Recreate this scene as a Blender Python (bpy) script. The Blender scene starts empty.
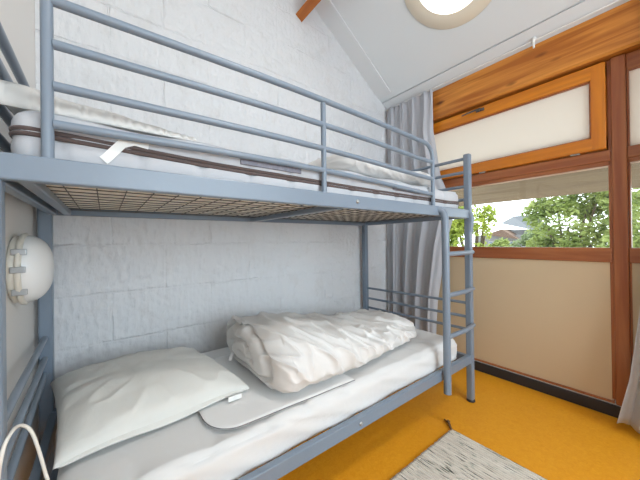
import bpy, bmesh, math, random
from mathutils import Vector, Matrix, noise

S = bpy.context.scene
COL = S.collection
PI = math.pi
rnd = random.Random(7)

# ------------------------------------------------------------------ helpers
def setp(o, label=None, cat=None, group=None, kind=None):
    if label: o['label'] = label
    if cat: o['category'] = cat
    if group: o['group'] = group
    if kind: o['kind'] = kind
    return o

def empty(name, loc=(0, 0, 0), label=None, cat=None, group=None, kind=None):
    o = bpy.data.objects.new(name, None)
    o.location = loc
    o.empty_display_size = .05
    COL.objects.link(o)
    return setp(o, label, cat, group, kind)

class MB:
    """collects shapes in world space, builds one mesh object"""
    def __init__(s):
        s.v = []; s.f = []; s.sm = []
    def add(s, vs, fs, smooth=False):
        b = len(s.v)
        s.v += [tuple(v) for v in vs]
        for f in fs:
            s.f.append([i + b for i in f]); s.sm.append(smooth)
        return s
    def box(s, x0, x1, y0, y1, z0, z1, bev=0.0):
        if bev <= 0:
            vs = [(x, y, z) for x in (x0, x1) for y in (y0, y1) for z in (z0, z1)]
            return s.add(vs, [(0, 1, 3, 2), (4, 6, 7, 5), (0, 4, 5, 1), (2, 3, 7, 6), (0, 2, 6, 4), (1, 5, 7, 3)])
        bm = bmesh.new()
        bmesh.ops.create_cube(bm, size=1)
        for v in bm.verts:
            v.co = Vector(((x0 + x1) / 2 + v.co.x * (x1 - x0), (y0 + y1) / 2 + v.co.y * (y1 - y0), (z0 + z1) / 2 + v.co.z * (z1 - z0)))
        bmesh.ops.bevel(bm, geom=bm.edges[:], offset=bev, segments=2, profile=.5, affect='EDGES')
        bm.verts.ensure_lookup_table()
        s.add([v.co[:] for v in bm.verts], [[v.index for v in f.verts] for f in bm.faces])
        bm.free()
        return s
    def prism(s, pts, y0, y1):
        """pts: (x,z) polygon extruded along y"""
        n = len(pts)
        vs = [(p[0], y0, p[1]) for p in pts] + [(p[0], y1, p[1]) for p in pts]
        fs = [list(range(n))[::-1], list(range(n, 2 * n))] + [(i, (i + 1) % n, n + (i + 1) % n, n + i) for i in range(n)]
        return s.add(vs, fs)
    def tube(s, pts, r, seg=12, ry=None, cap=True):
        pts = [Vector(p) for p in pts]
        n = len(pts); rings = []
        ref = None
        for i, p in enumerate(pts):
            if i == 0: d = pts[1] - p
            elif i == n - 1: d = p - pts[i - 1]
            else: d = (pts[i + 1] - p).normalized() + (p - pts[i - 1]).normalized()
            d.normalize()
            if ref is None:
                a = Vector((0, 0, 1)) if abs(d.z) < .9 else Vector((1, 0, 0))
                ref = (a - d * a.dot(d)).normalized()
            else:
                ref = (ref - d * ref.dot(d)).normalized()
            q = d.cross(ref)
            rr = r[i] if isinstance(r, (list, tuple)) else r
            r2 = rr if ry is None else ry
            rings.append([p + ref * (rr * math.cos(2 * PI * k / seg)) + q * (r2 * math.sin(2 * PI * k / seg)) for k in range(seg)])
        vs = [v for R in rings for v in R]
        fs = []
        for i in range(n - 1):
            for k in range(seg):
                a = i * seg + k; b = i * seg + (k + 1) % seg
                fs.append((a, b, b + seg, a + seg))
        s.add(vs, fs, True)
        if cap:
            s.add(rings[0], [list(range(seg))[::-1]]); s.add(rings[-1], [list(range(seg))])
        return s
    def lathe(s, prof, mat, seg=40):
        """prof: (r, h) profile about local z, placed by mat"""
        n = len(prof)
        vs = []
        for r, h in prof:
            for k in range(seg):
                a = 2 * PI * k / seg
                vs.append(mat @ Vector((max(r, 1e-5) * math.cos(a), max(r, 1e-5) * math.sin(a), h)))
        fs = [(i * seg + k, i * seg + (k + 1) % seg, (i + 1) * seg + (k + 1) % seg, (i + 1) * seg + k) for i in range(n - 1) for k in range(seg)]
        return s.add(vs, fs, True)
    def grid(s, nu, nv, fn, smooth=True, closev=False):
        vs = [fn(i / (nu - 1), j / (nv - 1) if not closev else j / nv) for i in range(nu) for j in range(nv)]
        fs = []
        for i in range(nu - 1):
            for j in range(nv if closev else nv - 1):
                j2 = (j + 1) % nv
                fs.append((i * nv + j, i * nv + j2, (i + 1) * nv + j2, (i + 1) * nv + j))
        return s.add(vs, fs, smooth)
    def rbox(s, x0, x1, y0, y1, z0, z1, r, step, disp=None):
        """rounded box with dense grid, disp(pos, normal) -> offset along normal"""
        lo = Vector((x0, y0, z0)); hi = Vector((x1, y1, z1))
        bm = bmesh.new()
        def face(ax, side):
            o = [(1, 2), (0, 2), (0, 1)][ax]
            na = max(4, int((hi[o[0]] - lo[o[0]]) / step)); nb = max(4, int((hi[o[1]] - lo[o[1]]) / step))
            g = []
            for i in range(na + 1):
                row = []
                for j in range(nb + 1):
                    p = Vector((0, 0, 0)); p[ax] = hi[ax] if side else lo[ax]
                    p[o[0]] = lo[o[0]] + (hi[o[0]] - lo[o[0]]) * i / na
                    p[o[1]] = lo[o[1]] + (hi[o[1]] - lo[o[1]]) * j / nb
                    row.append(bm.verts.new(p))
                g.append(row)
            for i in range(na):
                for j in range(nb):
                    bm.faces.new((g[i][j], g[i + 1][j], g[i + 1][j + 1], g[i][j + 1]))
        for ax in range(3):
            for sd in (0, 1): face(ax, sd)
        bmesh.ops.remove_doubles(bm, verts=bm.verts[:], dist=1e-4)
        for v in bm.verts:
            q = Vector([min(max(v.co[k], lo[k] + r), hi[k] - r) for k in range(3)])
            n = (v.co - q)
            n = n.normalized() if n.length > 1e-6 else Vector((0, 0, 1))
            p = q + n * r
            if disp: p = p + n * disp(p, n)
            v.co = p
        bmesh.ops.recalc_face_normals(bm, faces=bm.faces[:])
        bm.verts.index_update()
        bm.verts.ensure_lookup_table()
        s.add([v.co[:] for v in bm.verts], [[v.index for v in f.verts] for f in bm.faces], True)
        bm.free()
        return s
    def build(s, name, mat, parent=None, bevel=0, solidify=0, recalc=True, **kw):
        me = bpy.data.meshes.new(name)
        org = Vector(parent.matrix_world.translation) if parent else None
        # origin at the base of the shape when the object is top level
        if parent is None:
            xs = [v[0] for v in s.v]; ys = [v[1] for v in s.v]; zs = [v[2] for v in s.v]
            org = Vector(((min(xs) + max(xs)) / 2, (min(ys) + max(ys)) / 2, min(zs)))
        else:
            org = Vector((0, 0, 0)); p = parent
            while p: org += Vector(p.location); p = p.parent
        me.from_pydata([tuple(Vector(v) - org) for v in s.v], [], s.f)
        me.polygons.foreach_set('use_smooth', s.sm)
        me.update()
        if recalc:
            bm = bmesh.new(); bm.from_mesh(me)
            bmesh.ops.recalc_face_normals(bm, faces=bm.faces[:])
            bm.to_mesh(me); bm.free()
        o = bpy.data.objects.new(name, me)
        if parent is None: o.location = org
        COL.objects.link(o)
        if parent is not None: o.parent = parent
        if mat: me.materials.append(mat)
        if bevel:
            m = o.modifiers.new('bevel', 'BEVEL'); m.width = bevel; m.segments = 2; m.limit_method = 'ANGLE'
        if solidify:
            m = o.modifiers.new('solid', 'SOLIDIFY'); m.thickness = solidify; m.offset = 0
        return setp(o, **kw)

def nz(x, y=0., z=0.): return noise.noise(Vector((x, y, z)))
def ridge(x, y=0., z=0., p=2.): return (1 - min(1, abs(nz(x, y, z)) * 2.2)) ** p
def sst(a, b, x):
    t = min(1, max(0, (x - a) / (b - a))); return t * t * (3 - 2 * t)

# ------------------------------------------------------------------ materials
def M(name, col, rough=.6, metal=0, spec=.5, bump=None, var=None, coat=0):
    """bump=(scale,strength,detail,(stretch)); var=(scale, colour2, stretch)"""
    m = bpy.data.materials.new(name); m.use_nodes = True
    N = m.node_tree.nodes; L = m.node_tree.links
    b = N['Principled BSDF']
    b.inputs['Base Color'].default_value = (*col, 1)
    b.inputs['Roughness'].default_value = rough
    b.inputs['Metallic'].default_value = metal
    b.inputs['Specular IOR Level'].default_value = spec
    if coat: b.inputs['Coat Weight'].default_value = coat
    def tc(st):
        t = N.new('ShaderNodeTexCoord'); mp = N.new('ShaderNodeMapping')
        mp.inputs['Scale'].default_value = st
        L.new(t.outputs['Object'], mp.inputs['Vector']); return mp.outputs['Vector']
    if var:
        sc, c2, st = var
        n = N.new('ShaderNodeTexNoise'); n.inputs['Scale'].default_value = sc; n.inputs['Detail'].default_value = 5
        L.new(tc(st), n.inputs['Vector'])
        r = N.new('ShaderNodeValToRGB')
        r.color_ramp.elements[0].position = .35; r.color_ramp.elements[1].position = .65
        r.color_ramp.elements[0].color = (*col, 1); r.color_ramp.elements[1].color = (*c2, 1)
        L.new(n.outputs['Fac'], r.inputs['Fac']); L.new(r.outputs['Color'], b.inputs['Base Color'])
    if bump:
        sc, strn, det, st = bump
        n = N.new('ShaderNodeTexNoise'); n.inputs['Scale'].default_value = sc; n.inputs['Detail'].default_value = det
        L.new(tc(st), n.inputs['Vector'])
        bp = N.new('ShaderNodeBump'); bp.inputs['Strength'].default_value = strn; bp.inputs['Distance'].default_value = .01
        L.new(n.outputs['Fac'], bp.inputs['Height']); L.new(bp.outputs['Normal'], b.inputs['Normal'])
    return m

def wood(name, c1, c2, along='Y', rough=.4, knots=False, scale=1.0):
    m = bpy.data.materials.new(name); m.use_nodes = True
    N = m.node_tree.nodes; L = m.node_tree.links; b = N['Principled BSDF']
    b.inputs['Roughness'].default_value = rough
    t = N.new('ShaderNodeTexCoord'); mp = N.new('ShaderNodeMapping')
    st = {'X': (.9, 16, 16), 'Y': (16, .9, 16), 'Z': (16, 16, .9)}[along]
    mp.inputs['Scale'].default_value = [k * scale for k in st]
    L.new(t.outputs['Object'], mp.inputs['Vector'])
    n = N.new('ShaderNodeTexNoise'); n.inputs['Scale'].default_value = 1.6; n.inputs['Detail'].default_value = 7; n.inputs['Distortion'].default_value = .6
    L.new(mp.outputs['Vector'], n.inputs['Vector'])
    r = N.new('ShaderNodeValToRGB'); r.color_ramp.elements[0].position = .36; r.color_ramp.elements[1].position = .64
    r.color_ramp.elements[0].color = (*c2, 1); r.color_ramp.elements[1].color = (*c1, 1)
    L.new(n.outputs['Fac'], r.inputs['Fac'])
    out = r.outputs['Color']
    if knots:
        mp2 = N.new('ShaderNodeMapping'); mp2.inputs['Scale'].default_value = (.6, 3.3, 9)
        L.new(t.outputs['Object'], mp2.inputs['Vector'])
        v = N.new('ShaderNodeTexVoronoi'); v.inputs['Scale'].default_value = 1.
        L.new(mp2.outputs['Vector'], v.inputs['Vector'])
        r2 = N.new('ShaderNodeValToRGB'); r2.color_ramp.elements[0].position = .06; r2.color_ramp.elements[1].position = .17
        r2.color_ramp.elements[0].color = (0, 0, 0, 1); r2.color_ramp.elements[1].color = (1, 1, 1, 1)
        L.new(v.outputs['Distance'], r2.inputs['Fac'])
        mx = N.new('ShaderNodeMix'); mx.data_type = 'RGBA'
        L.new(r2.outputs['Color'], mx.inputs['Factor'])
        mx.inputs['A'].default_value = (c2[0] * .35, c2[1] * .3, c2[2] * .3, 1); L.new(out, mx.inputs['B'])
        out = mx.outputs['Result']
    L.new(out, b.inputs['Base Color'])
    bp = N.new('ShaderNodeBump'); bp.inputs['Strength'].default_value = .12; bp.inputs['Distance'].default_value = .004
    L.new(n.outputs['Fac'], bp.inputs['Height']); L.new(bp.outputs['Normal'], b.inputs['Normal'])
    return m

def cloth_mat(name, col, trans=0., weave=900., bumpstr=.12, crease=0.):
    m = bpy.data.materials.new(name); m.use_nodes = True
    N = m.node_tree.nodes; L = m.node_tree.links; b = N['Principled BSDF']
    b.inputs['Base Color'].default_value = (*col, 1); b.inputs['Roughness'].default_value = .85
    b.inputs['Specular IOR Level'].default_value = .2
    b.inputs['Sheen Weight'].default_value = .15
    t = N.new('ShaderNodeTexCoord')
    n = N.new('ShaderNodeTexNoise'); n.inputs['Scale'].default_value = weave; n.inputs['Detail'].default_value = 2
    L.new(t.outputs['Object'], n.inputs['Vector'])
    bp = N.new('ShaderNodeBump'); bp.inputs['Strength'].default_value = bumpstr; bp.inputs['Distance'].default_value = .002
    L.new(n.outputs['Fac'], bp.inputs['Height'])
    last = bp
    if crease:
        n2 = N.new('ShaderNodeTexNoise'); n2.inputs['Scale'].default_value = 9; n2.inputs['Detail'].default_value = 3; n2.inputs['Distortion'].default_value = 1.2
        L.new(t.outputs['Object'], n2.inputs['Vector'])
        b2 = N.new('ShaderNodeBump'); b2.inputs['Strength'].default_value = crease; b2.inputs['Distance'].default_value = .02
        L.new(n2.outputs['Fac'], b2.inputs['Height']); L.new(bp.outputs['Normal'], b2.inputs['Normal']); last = b2
    L.new(last.outputs['Normal'], b.inputs['Normal'])
    if trans:
        tr = N.new('ShaderNodeBsdfTranslucent'); tr.inputs['Color'].default_value = (*col, 1)
        mx = N.new('ShaderNodeMixShader'); mx.inputs[0].default_value = trans
        L.new(b.outputs[0], mx.inputs[1]); L.new(tr.outputs[0], mx.inputs[2])
        L.new(mx.outputs[0], N['Material Output'].inputs['Surface'])
    return m

def brick_mat():
    m = bpy.data.materials.new('painted_blocks'); m.use_nodes = True
    N = m.node_tree.nodes; L = m.node_tree.links; b = N['Principled BSDF']
    b.inputs['Roughness'].default_value = .55
    t = N.new('ShaderNodeTexCoord')
    sp = N.new('ShaderNodeSeparateXYZ'); L.new(t.outputs['Object'], sp.inputs[0])
    cb = N.new('ShaderNodeCombineXYZ'); L.new(sp.outputs['X'], cb.inputs['X']); L.new(sp.outputs['Z'], cb.inputs['Y'])
    # wavy joints
    nw = N.new('ShaderNodeTexNoise'); nw.inputs['Scale'].default_value = 9; nw.inputs['Detail'].default_value = 3
    L.new(cb.outputs[0], nw.inputs['Vector'])
    va = N.new('ShaderNodeVectorMath'); va.operation = 'SCALE'; va.inputs['Scale'].default_value = .02
    L.new(nw.outputs['Color'], va.inputs[0])
    ad = N.new('ShaderNodeVectorMath'); L.new(cb.outputs[0], ad.inputs[0]); L.new(va.outputs[0], ad.inputs[1])
    mp = N.new('ShaderNodeMapping'); mp.inputs['Location'].default_value = BRICK_OFF
    L.new(ad.outputs[0], mp.inputs['Vector'])
    br = N.new('ShaderNodeTexBrick')
    br.inputs['Scale'].default_value = 1; br.inputs['Brick Width'].default_value = .5; br.inputs['Row Height'].default_value = .25
    br.inputs['Mortar Size'].default_value = .007; br.inputs['Mortar Smooth'].default_value = .6
    br.offset = .5
    L.new(mp.outputs[0], br.inputs['Vector'])
    # paint fills part of the joints
    nm = N.new('ShaderNodeTexNoise'); nm.inputs['Scale'].default_value = 3.2; nm.inputs['Detail'].default_value = 4
    L.new(cb.outputs[0], nm.inputs['Vector'])
    rm = N.new('ShaderNodeValToRGB'); rm.color_ramp.elements[0].position = .43; rm.color_ramp.elements[1].position = .66
    rm.color_ramp.elements[0].color = (.10, .10, .10, 1)
    L.new(nm.outputs['Fac'], rm.inputs['Fac'])
    mu = N.new('ShaderNodeMath'); mu.operation = 'MULTIPLY'
    L.new(br.outputs['Fac'], mu.inputs[0]); L.new(rm.outputs['Color'], mu.inputs[1])
    iv = N.new('ShaderNodeMath'); iv.operation = 'SUBTRACT'; iv.inputs[0].default_value = 1; L.new(mu.outputs[0], iv.inputs[1])
    # brushed paint, stretched vertically, and pits
    mp3 = N.new('ShaderNodeMapping'); mp3.inputs['Scale'].default_value = (60, 16, 1); L.new(cb.outputs[0], mp3.inputs['Vector'])
    n3 = N.new('ShaderNodeTexNoise'); n3.inputs['Scale'].default_value = 1; n3.inputs['Detail'].default_value = 6; n3.inputs['Roughness'].default_value = .65
    L.new(mp3.outputs[0], n3.inputs['Vector'])
    n4 = N.new('ShaderNodeTexNoise'); n4.inputs['Scale'].default_value = 14; n4.inputs['Detail'].default_value = 4; L.new(cb.outputs[0], n4.inputs['Vector'])
    b1 = N.new('ShaderNodeBump'); b1.inputs['Strength'].default_value = .62; b1.inputs['Distance'].default_value = .012; L.new(iv.outputs[0], b1.inputs['Height'])
    b2 = N.new('ShaderNodeBump'); b2.inputs['Strength'].default_value = .6; b2.inputs['Distance'].default_value = .007; L.new(n3.outputs['Fac'], b2.inputs['Height']); L.new(b1.outputs['Normal'], b2.inputs['Normal'])
    b3 = N.new('ShaderNodeBump'); b3.inputs['Strength'].default_value = .5; b3.inputs['Distance'].default_value = .02; L.new(n4.outputs['Fac'], b3.inputs['Height']); L.new(b2.outputs['Normal'], b3.inputs['Normal'])
    L.new(b3.outputs['Normal'], b.inputs['Normal'])
    mp5 = N.new('ShaderNodeMapping'); mp5.inputs['Scale'].default_value = (7, 5, 1); L.new(cb.outputs[0], mp5.inputs['Vector'])
    n5 = N.new('ShaderNodeTexNoise'); n5.inputs['Scale'].default_value = 1; n5.inputs['Detail'].default_value = 9; n5.inputs['Roughness'].default_value = .72; L.new(mp5.outputs[0], n5.inputs['Vector'])
    r5 = N.new('ShaderNodeValToRGB'); r5.color_ramp.elements[0].position = .30; r5.color_ramp.elements[1].position = .48
    r5.color_ramp.elements[0].color = (.66, .66, .665, 1); r5.color_ramp.elements[1].color = (.715, .725, .745, 1)
    L.new(n5.outputs['Fac'], r5.inputs['Fac']); L.new(r5.outputs['Color'], b.inputs['Base Color'])
    return m

def floor_mat():
    m = bpy.data.materials.new('orange_linoleum'); m.use_nodes = True
    N = m.node_tree.nodes; L = m.node_tree.links; b = N['Principled BSDF']
    b.inputs['Roughness'].default_value = .42; b.inputs['Specular IOR Level'].default_value = .35
    t = N.new('ShaderNodeTexCoord')
    n = N.new('ShaderNodeTexNoise'); n.inputs['Scale'].default_value = 45; n.inputs['Detail'].default_value = 8; n.inputs['Roughness'].default_value = .7; n.inputs['Distortion'].default_value = 1.5
    L.new(t.outputs['Object'], n.inputs['Vector'])
    r = N.new('ShaderNodeValToRGB'); e = r.color_ramp.elements
    e[0].position = .3; e[1].position = .7
    e[0].color = (.76, .30, .010, 1); e[1].color = (.87, .40, .026, 1)
    L.new(n.outputs['Fac'], r.inputs['Fac']); L.new(r.outputs['Color'], b.inputs['Base Color'])
    return m

def rug_mat():
    m = bpy.data.materials.new('rag_weave'); m.use_nodes = True
    N = m.node_tree.nodes; L = m.node_tree.links; b = N['Principled BSDF']
    b.inputs['Roughness'].default_value = .95; b.inputs['Specular IOR Level'].default_value = .1
    t = N.new('ShaderNodeTexCoord')
    def ramp(src, els):
        r = N.new('ShaderNodeValToRGB'); e = r.color_ramp.elements
        while len(e) < len(els): e.new(.5)
        for k, (p, c) in enumerate(els): e[k].position = p; e[k].color = (*c, 1)
        L.new(src, r.inputs['Fac']); return r.outputs['Color']
    def ns(sc, det=3):
        mp = N.new('ShaderNodeMapping'); mp.inputs['Scale'].default_value = sc; L.new(t.outputs['Object'], mp.inputs['Vector'])
        n = N.new('ShaderNodeTexNoise'); n.inputs['Scale'].default_value = 1; n.inputs['Detail'].default_value = det
        L.new(mp.outputs[0], n.inputs['Vector']); return n.outputs['Fac']
    base = ramp(ns((130, 5, 1)), [(.3, (.60, .54, .46)), (.5, (.74, .69, .61)), (.7, (.84, .80, .72))])
    dark = ramp(ns((150, 11, 1), 4), [(.35, (.08, .09, .09)), (.42, (1, 1, 1))])
    green = ramp(ns((62, 14, 3), 4), [(.30, (.22, .34, .28)), (.38, (1, 1, 1))])
    m1 = N.new('ShaderNodeMix'); m1.data_type = 'RGBA'; m1.blend_type = 'MULTIPLY'; m1.inputs['Factor'].default_value = 1.
    L.new(base, m1.inputs['A']); L.new(dark, m1.inputs['B'])
    m2 = N.new('ShaderNodeMix'); m2.data_type = 'RGBA'; m2.blend_type = 'MULTIPLY'; m2.inputs['Factor'].default_value = .7
    L.new(m1.outputs['Result'], m2.inputs['A']); L.new(green, m2.inputs['B'])
    L.new(m2.outputs['Result'], b.inputs['Base Color'])
    w = N.new('ShaderNodeTexWave'); w.inputs['Scale'].default_value = 22; w.bands_direction = 'X'; w.inputs['Distortion'].default_value = 1.5
    L.new(t.outputs['Object'], w.inputs['Vector'])
    bp = N.new('ShaderNodeBump'); bp.inputs['Strength'].default_value = .5; bp.inputs['Distance'].default_value = .006
    L.new(w.outputs['Fac'], bp.inputs['Height']); L.new(bp.outputs['Normal'], b.inputs['Normal'])
    return m

def glass_mat(name, tint=(1, 1, 1)):
    m = bpy.data.materials.new(name); m.use_nodes = True
    N = m.node_tree.nodes; L = m.node_tree.links; N.remove(N['Principled BSDF'])
    tr = N.new('ShaderNodeBsdfTransparent'); tr.inputs['Color'].default_value = (*tint, 1)
    gl = N.new('ShaderNodeBsdfGlossy'); gl.inputs['Roughness'].default_value = .02
    fr = N.new('ShaderNodeFresnel'); fr.inputs['IOR'].default_value = 1.35
    mx = N.new('ShaderNodeMixShader')
    L.new(fr.outputs[0], mx.inputs[0]); L.new(tr.outputs[0], mx.inputs[1]); L.new(gl.outputs[0], mx.inputs[2])
    L.new(mx.outputs[0], N['Material Output'].inputs['Surface'])
    return m

def milky_mat():
    m = bpy.data.materials.new('milky_pane'); m.use_nodes = True
    N = m.node_tree.nodes; L = m.node_tree.links; b = N['Principled BSDF']
    b.inputs['Base Color'].default_value = (.94, .93, .905, 1); b.inputs['Roughness'].default_value = .12
    b.inputs['Specular IOR Level'].default_value = .3
    tr = N.new('ShaderNodeBsdfTranslucent'); tr.inputs['Color'].default_value = (1, .985, .96, 1)
    mx = N.new('ShaderNodeMixShader'); mx.inputs[0].default_value = .75
    L.new(b.outputs[0], mx.inputs[1]); L.new(tr.outputs[0], mx.inputs[2]); L.new(mx.outputs[0], N['Material Output'].inputs['Surface'])
    return m

def emit_mat(name, col, s):
    m = bpy.data.materials.new(name); m.use_nodes = True
    N = m.node_tree.nodes; b = N['Principled BSDF']
    b.inputs['Base Color'].default_value = (.9, .9, .88, 1)
    b.inputs['Emission Color'].default_value = (*col, 1); b.inputs['Emission Strength'].default_value = s
    return m

def leaf_mat(name, c1, c2):
    m = bpy.data.materials.new(name); m.use_nodes = True
    N = m.node_tree.nodes; L = m.node_tree.links; b = N['Principled BSDF']
    t = N.new('ShaderNodeTexCoord'); n = N.new('ShaderNodeTexNoise'); n.inputs['Scale'].default_value = 1.3; n.inputs['Detail'].default_value = 6
    L.new(t.outputs['Object'], n.inputs['Vector'])
    r = N.new('ShaderNodeValToRGB'); r.color_ramp.elements[0].position = .35; r.color_ramp.elements[1].position = .65
    r.color_ramp.elements[0].color = (*c1, 1); r.color_ramp.elements[1].color = (*c2, 1)
    L.new(n.outputs['Fac'], r.inputs['Fac']); L.new(r.outputs['Color'], b.inputs['Base Color'])
    b.inputs['Roughness'].default_value = .5
    tr = N.new('ShaderNodeBsdfTranslucent'); L.new(r.outputs['Color'], tr.inputs['Color'])
    mx = N.new('ShaderNodeMixShader'); mx.inputs[0].default_value = .4
    L.new(b.outputs[0], mx.inputs[1]); L.new(tr.outputs[0], mx.inputs[2]); L.new(mx.outputs[0], N['Material Output'].inputs['Surface'])
    return m

# ------------------------------------------------------------------ dimensions (metres)
H = 1.055                       # eye height
XL, YB, XW, YF = -.25, 1.82, 2.36, -1.75     # left wall, block wall, window wall, wall behind the viewer
SL = .6632                      # slope of the ceiling
def zc(x): return 2.413 - SL * (x - 2.221)
CN = Vector((SL, 0, 1)).normalized()          # ceiling normal (up)
BRICK_OFF = (.26, -.06, 0)

paint = M('grey_blue_paint', (.20, .25, .315), rough=.32, spec=.5, bump=(60, .03, 2, (1, 1, 1)))
paint_low = paint
ceil_m = M('ceiling_paint', (.78, .81, .825), rough=.45, bump=(30, .03, 3, (1, 1, 1)))
lwall_m = M('left_wall_paint', (.81, .785, .75), rough=.6, bump=(25, .06, 4, (1, 1, 1)))
white_m = M('white_paint', (.84, .84, .83), rough=.5)
board_m = M('ceiling_board_paint', (.77, .785, .795), rough=.5)
beam_m = wood('varnished_pine_beam', (.72, .29, .05), (.42, .125, .016), 'Y', .38, knots=True)
sash_m = wood('varnished_pine_sash', (.74, .26, .014), (.58, .175, .010), 'Y', .3)
sashz_m = wood('varnished_pine_sash_upright', (.72, .24, .014), (.56, .16, .010), 'Z', .3)
frame_m = wood('red_brown_frame', (.43, .155, .055), (.29, .082, .026), 'Y', .35)
framez_m = wood('red_brown_frame_upright', (.43, .155, .055), (.30, .085, .030), 'Z', .35)
infill_m = M('beige_panel', (.66, .525, .345), rough=.5, bump=(8, .02, 2, (1, 1, 1)))
black_m = M('black_plinth', (.025, .025, .03), rough=.5)
cream_m = M('cream_plastic', (.74, .70, .62), rough=.4)
lampwhite_m = M('opal_dome', (.83, .835, .83), rough=.25)
metal_m = M('zinc_clip', (.45, .46, .47), rough=.35, metal=.9)
dark_metal_m = M('dark_handle_metal', (.13, .13, .14), rough=.4, metal=.7)
wire_m = M('bronze_wire', (.11, .10, .09), rough=.5, metal=.4)
matt_m = cloth_mat('mattress_ticking', (.52, .53, .56), bumpstr=.2, crease=.1)
brown_m = cloth_mat('brown_piping', (.115, .085, .08))
label_m = M('grey_label', (.20, .20, .24), rough=.8, var=(60, (.28, .28, .33), (1, 1, 1)))
sheet_m = cloth_mat('white_cotton_sheet', (.73, .73, .725), crease=.12)
pillow_m = cloth_mat('cream_pillow_cotton', (.71, .71, .675), crease=.25)
duvet_m = cloth_mat('white_duvet_cotton', (.72, .71, .695), crease=.1)
seam_m = cloth_mat('grey_seam', (.16, .16, .17))
tag_m = M('white_tag', (.85, .85, .83), rough=.7)
curtain_m = cloth_mat('grey_curtain', (.62, .635, .68), trans=.25, weave=500)
curtain2_m = cloth_mat('pale_curtain', (.66, .65, .66), trans=.3, weave=500)
cable_m = M('white_cable', (.78, .76, .70), rough=.4)

# ------------------------------------------------------------------ the room
MB().box(XL - .15, XW + .12, YF - .15, YB + .15, -.12, 0).build('floor', floor_mat(), kind='structure')
bw = MB()
def brick_h(x, z):
    # painted blocks: shallow partly filled joints, lumps, vertical brush streaks
    wx = x + .012 * nz(x * 7, z * 7, 2); wz = z + .012 * nz(x * 6, z * 6, 9)
    row = math.floor((wz - .06) / .25); fz = (wz - .06) / .25 - row
    fx = (wx + .26 + (.25 if row % 2 else 0)) / .5; fx -= math.floor(fx)
    dz = min(fz, 1 - fz) * .25; dx = min(fx, 1 - fx) * .5
    fill = sst(-.12, .32, nz(x * 2.3, z * 2.9, 4)) * .85 + .15
    fillv = sst(-.05, .3, nz(x * 3.1 + 7, z * 2.7, 6)) * .9 + .1
    h = 0
    h += .0035 * nz(x * 7, z * 7, 1) + .0034 * nz(x * 50, z * 9, 3) + .0020 * nz(x * 75, z * 40, 5) - .005 * ridge(x * 11, z * 15, 8, 8)
    h += .004 * nz(row * 3.7, math.floor((wx + .26 + (.25 if row % 2 else 0)) / .5) * 5.3, .5)
    return h
NX, NZ = 330, 340
def bface(u, v):
    x = XL + .0005 + (XW - XL - .001) * u; z = .25 + (zc(x) - .002 - .25) * v
    k = sst(0, .01, u) * sst(1, .99, u) * sst(0, .01, v) * sst(1, .995, v)
    return Vector((x, YB - .004 - brick_h(x, z) * k, z))
def wall_poly(mb, y0, y1, x0, x1, top=lambda x: zc(x) + .06):
    mb.add([(x0, y0, 0), (x1, y0, 0), (x1, y0, top(x1)), (x0, y0, top(x0)), (x0, y1, 0), (x1, y1, 0), (x1, y1, top(x1)), (x0, y1, top(x0))],
           [(0, 1, 2, 3), (4, 7, 6, 5), (0, 4, 5, 1), (3, 2, 6, 7), (0, 3, 7, 4), (1, 5, 6, 2)])
wall_poly(bw, YB + .012, YB + .14, XL - .14, XW + .12)
bw.grid(NX, NZ, bface)
bw.build('wall_back', brick_mat(), recalc=False, kind='structure')
MB().box(XL - .14, XL, YF, YB, 0, zc(XL) + .06).build('wall_left', lwall_m, kind='structure')
# wall behind the viewer, with an opening added for fill light
fw = MB()
WX0, WX1, WZ0, WZ1 = -.05, 2.05, .55, 2.25
fw.box(XL - .14, XW + .12, YF - .14, YF, 0, WZ0).box(XL - .14, WX0, YF - .14, YF, WZ0, WZ1).box(WX1, XW + .12, YF - .14, YF, WZ0, WZ1)
fw.add([(XL - .14, YF, WZ1), (XW + .12, YF, WZ1), (XW + .12, YF, zc(XW + .12) + .06), (XL - .14, YF, zc(XL - .14) + .06),
        (XL - .14, YF - .14, WZ1), (XW + .12, YF - .14, WZ1), (XW + .12, YF - .14, zc(XW + .12) + .06), (XL - .14, YF - .14, zc(XL - .14) + .06)],
       [(0, 1, 2, 3), (4, 7, 6, 5), (0, 4, 5, 1), (3, 2, 6, 7), (0, 3, 7, 4), (1, 5, 6, 2)])
fw.build('wall_front', white_m, kind='structure')
# sloping ceiling slab and the board strip beside the header beam, a narrow open joint between them
def slab(x0, x1, y0, y1, lift, th):
    a = [Vector((x0, 0, zc(x0))), Vector((x1, 0, zc(x1)))]
    mb = MB(); vs = []
    for y in (y0, y1):
        for t in (lift, lift + th):
            for p in a:
                q = p + CN * t; vs.append((q.x, y, q.z))
    mb.add(vs, [(0, 1, 3, 2), (4, 6, 7, 5), (0, 4, 5, 1), (2, 3, 7, 6), (0, 2, 6, 4), (1, 5, 7, 3)])
    return mb
cl = slab(XL - .14, 2.196, YF - .14, YB + .14, 0, .09)
sb = slab(2.196, XW + .3, YF - .14, YB + .14, .016, .075)
cl.add(sb.v, sb.f)
cl.build('ceiling', ceil_m, kind='structure')
slab(2.207, XW + .05, YF, YB - .002, .0, .012).build('trim_1', board_m, kind='structure')
slab(XL, 2.16, 1.665, YB - .002, -.012, .0118).build('trim_2', board_m, kind='structure')

# header beam above the windows
bp = [(2.30, 2.120), (2.312, 2.108), (2.43, 2.108), (2.43, zc(2.43) - .004), (2.30, zc(2.30) - .004)]
MB().prism(bp, YF + .002, YB - .002).build('trim_3', beam_m, kind='structure')
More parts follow.
